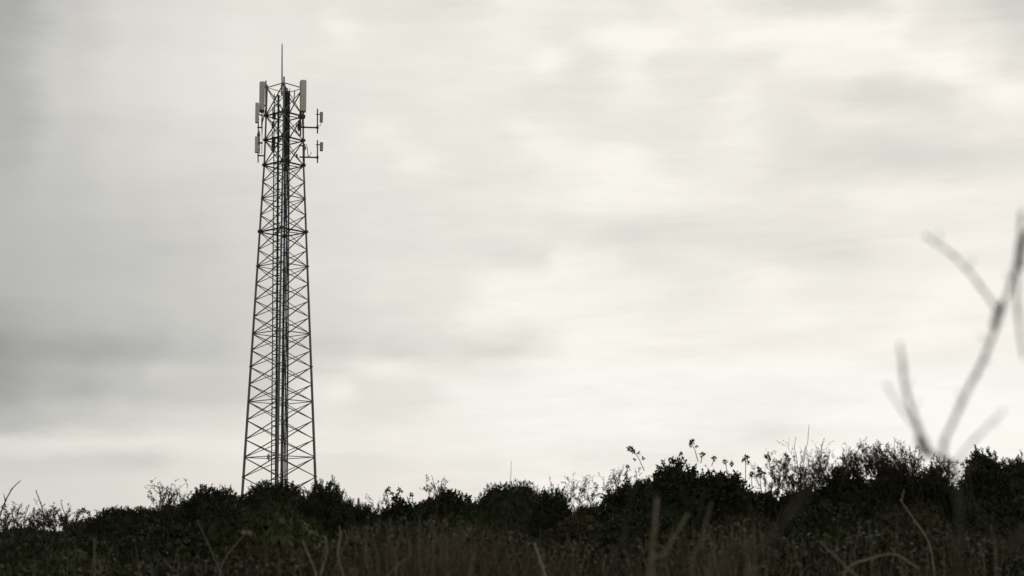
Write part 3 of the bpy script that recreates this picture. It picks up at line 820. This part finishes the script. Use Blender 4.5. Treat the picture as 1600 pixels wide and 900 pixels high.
weed('dry_stem', 'faint half blurred dark stem left of the upright one', 3.8, [([(955, 925), (972, 850), (988, 755)], 7, 5)], 'twig', group=G3)
G4 = 'pale dry stems low in the foreground'
for lab, Yd, segs, mat, heads in [
    ('short bright cut stem at the bottom middle, below the central hump', 9, [([(856, 930), (845, 880), (834, 849)], 5, 3.6)], 'palestem', []),
    ('pale bent stem with a small fork in front of the brownish shrub', 11, [([(1462, 925), (1452, 852), (1430, 815), (1406, 780)], 3.2, 2), ([(1408, 783), (1413, 765)], 2, 1.2)], 'palestem', []),
    ('pale stem leaning left at the bottom, below the bare twigs', 8, [([(1345, 930), (1322, 888), (1300, 865), (1281, 846)], 4.5, 2.6)], 'stem', []),
    ('arching pale stem bending down to the right at the bottom', 8.5, [([(1318, 930), (1325, 888), (1360, 873), (1392, 866), (1412, 872)], 3.2, 2), ([(1410, 871), (1422, 880), (1436, 888)], 3, 2)], 'palestem', []),
    ('wavy pale stem leaning left beneath the olive shrub', 9, [([(352, 930), (340, 885), (325, 850), (308, 812)], 2.2, 1.2)], 'stem', []),
    ('pale stem tipped by a withered whitish leaf beneath the olive shrub', 9, [([(342, 930), (346, 885), (365, 855), (384, 834)], 1.8, 1.3)], 'palestem', [(384, 834, 8), (388, 833, 7)]),
    ('pale upright stem in the dark bottom left', 8, [([(148, 930), (148, 880), (147, 840)], 3.2, 2)], 'stem', []),
    ('wavy pale stem leftmost of the trio right of the olive shrub', 9, [([(498, 930), (493, 895), (482, 868), (473, 845)], 3.2, 2)], 'palestem', []),
    ('wavy pale stem in the middle of the trio right of the olive shrub', 9.3, [([(499, 930), (502, 895), (511, 865), (508, 838)], 3.2, 2)], 'palestem', []),
    ('wavy pale stem rightmost of the trio right of the olive shrub', 9.6, [([(542, 930), (534, 890), (528, 865), (532, 835), (530, 822)], 3.2, 2)], 'palestem', []),
    ('short brown stem leaning right among the brown grass', 9, [([(598, 930), (610, 895), (640, 868)], 2.6, 1.6)], 'stem', []),
    ('short dark stem crossing the brown grass at the bottom', 9, [([(730, 930), (735, 890), (742, 865)], 3, 2)], 'stem', []),
    ('faint upright stem right of the blurred forked weed', 6, [([(1558, 930), (1556, 870), (1549, 820)], 3.4, 2)], 'stem', []),
    ('thin twig-like stem before the brown shrub under the leafy heads', 10, [([(1175, 930), (1168, 870), (1150, 835)], 3, 2)], 'stem', []),
]:
    weed('dry_stem', lab, Yd, segs, mat, group=G4, seedheads=heads)

# ------------------------------------------------------------------ dry grass and undergrowth (uncountable)
def top_line(px):
    xs = [-200, 0, 250, 430, 520, 560, 650, 760, 860, 960, 1050, 1150, 1250, 1350, 1450, 1600, 1800]
    ys = [880, 878, 862, 872, 850, 826, 818, 826, 850, 862, 842, 826, 850, 836, 836, 858, 858]
    return np.interp(px, xs, ys)

def grass(name, n, y0, y1, mat, label, rise, width, seed):
    rng = np.random.default_rng(seed)
    Yd = rng.uniform(y0, y1, n)
    px = rng.uniform(-250, 1850, n)
    X_ = (px - 800) / F * Yd
    core = np.exp(-((px - 730) / 230) ** 2) + .55 * np.exp(-((px - 1130) / 120) ** 2)
    clump = -1.5 + 2.3 * core + np.sin(X_ * 3.1 + seed) + np.sin(X_ * 7.7 + Yd * 2.3) * .7 + rng.normal(0, .6, n)
    keep = clump > -.6; Yd, px, X_ = Yd[keep], px[keep], X_[keep]; n = len(Yd)
    g_ = ground_z(X_, Yd)
    ty = top_line(px) + rng.exponential(rise, n) - 16 * core[keep] + 26 * (1 - core[keep]) + 8 * np.sin(px * .05)
    tz = EYE + (840 - ty) / F * Yd
    h = np.clip(tz - g_, .15, 1.6)
    lean = rng.normal(0, .2, (n, 2)) * h[:, None]
    p0 = np.stack([X_, Yd, g_ - .02], 1); W = width * rng.uniform(.5, 1.3, n)
    th = rng.uniform(0, np.pi, n); sd = np.stack([np.cos(th), np.sin(th), np.zeros(n)], 1)
    Q = []
    ks = [0, .35, .65, .87, 1.0]; ww = [1, .85, .6, .35, .05]
    droop = rng.uniform(0, .12, n) * h
    C = [p0 + np.stack([lean[:, 0] * k ** 2, lean[:, 1] * k ** 2, h * k - droop * k ** 4], 1) for k in ks]
    for i in range(4):
        a = sd * (W * ww[i] / 2)[:, None]; b = sd * (W * ww[i + 1] / 2)[:, None]
        Q.append(np.stack([C[i] - a, C[i] + a, C[i + 1] + b, C[i + 1] - b], 1))
    o = quad_mesh(name, np.concatenate(Q), M[mat], None, None, 'stuff')
    tag(o, label, 'grass')
grass('dry_grass', 22000, 9.5, 15, 'blade', 'brown dry grass along the foot of the scrub', 26, .010, 5)

def undergrowth(name, n, y0, y1, mat, label, seed, ll, lw):
    rng = np.random.default_rng(seed)
    Yd = rng.uniform(y0, y1, n); px = rng.uniform(-250, 1850, n); X_ = (px - 800) / F * Yd
    g_ = ground_z(X_, Yd)
    ty = top_line(px) + 10 + rng.exponential(22, n) + 10 * np.sin(X_ * 2 + seed)
    z = EYE + (840 - ty) / F * Yd
    z = np.maximum(z, g_ + .05) - rng.uniform(0, .25, n)
    P = np.stack([X_, Yd, np.maximum(z, g_ + .02)], 1)
    A = unit(np.stack([rng.normal(0, .6, n), rng.normal(0, .6, n), rng.uniform(.3, 1, n)], 1))
    Q = sprigs(P, A, .12, 7, ll, lw, rng, 1.2)
    o = quad_mesh(name, Q, M[mat], None, None, 'stuff'); tag(o, label, 'undergrowth')
undergrowth('undergrowth', 3500, 12, 16, 'brown', 'tangled low brown green undergrowth among the dry grass', 21, .05, .03)
undergrowth('low_scrub', 3500, 11, 16, 'dark', 'dark leafy scrub filling the hollows behind the dry grass', 25, .05, .03)
undergrowth('bramble_undergrowth', 1800, 11.5, 16, 'rust', 'rusty withered bramble leaves low in the undergrowth', 22, .055, .035)

# twigs woven through the undergrowth
rg = random.Random(5); mb = MB()
for _ in range(1100):
    Yd = rg.uniform(11, 17); px = rg.uniform(-200, 1800)
    if rg.random() > .25 + math.exp(-((px - 730) / 240) ** 2) + .4 * math.exp(-((px - 1300) / 150) ** 2): continue
    ty = float(top_line(px)) + rg.uniform(-10, 50)
    p1 = at(px + rg.uniform(-30, 30), ty, Yd); p0 = Vector((p1.x + rg.gauss(0, .15), Yd + rg.gauss(0, .15), gz(p1.x, Yd)))
    if p1.z < p0.z + .1: continue
    mid = p0.lerp(p1, .6) + Vector((rg.gauss(0, .05), rg.gauss(0, .05), 0))
    mb.tube([p0, mid, p1], [.004, .003, .0015], 4, False)
o = mb.build('dead_twigs', M['stem']); tag(o, 'thin dead twigs woven through the low undergrowth', 'twigs', kind='stuff')

# thin dead flower stalks standing in the grass, each with a ragged head
rg = random.Random(41); mb = MB()
for _ in range(260):
    Yd = rg.uniform(8.5, 15); px = rg.choice([rg.gauss(740, 130), rg.gauss(1130, 90), rg.gauss(1400, 110), rg.uniform(-100, 1700)])
    ty = float(top_line(px)) + rg.uniform(-26, 30); p1 = at(px, ty, Yd)
    p0 = Vector((p1.x + rg.gauss(0, .1), Yd + rg.gauss(0, .1), gz(p1.x, Yd)))
    if p1.z < p0.z + .15: continue
    m1 = p0.lerp(p1, .45) + Vector((rg.gauss(0, .03), rg.gauss(0, .03), 0)); m2 = p0.lerp(p1, .8) + Vector((rg.gauss(0, .02), rg.gauss(0, .02), 0))
    w = rg.uniform(.7, 1.5)
    mb.tube([p0, m1, m2, p1], [.003 * w, .0024 * w, .0018 * w, .0012], 4, False)
    for q in range(rg.randint(3, 9)):
        c = m2.lerp(p1, rg.uniform(-.2, 1)); d = Vector((rg.gauss(0, 1), rg.gauss(0, 1), rg.gauss(.8, .8))).normalized(); t_ = d.orthogonal().normalized(); L_ = rg.uniform(.01, .03)
        mb.add([c, c + d * L_ * .5 + t_ * L_ * .2, c + d * L_, c + d * L_ * .5 - t_ * L_ * .2], [(0, 1, 2, 3)])
o = mb.build('dead_stalks', M['stem']); tag(o, 'thin straw coloured flower stalks with ragged heads in the brown grass', 'stalks', kind='stuff')
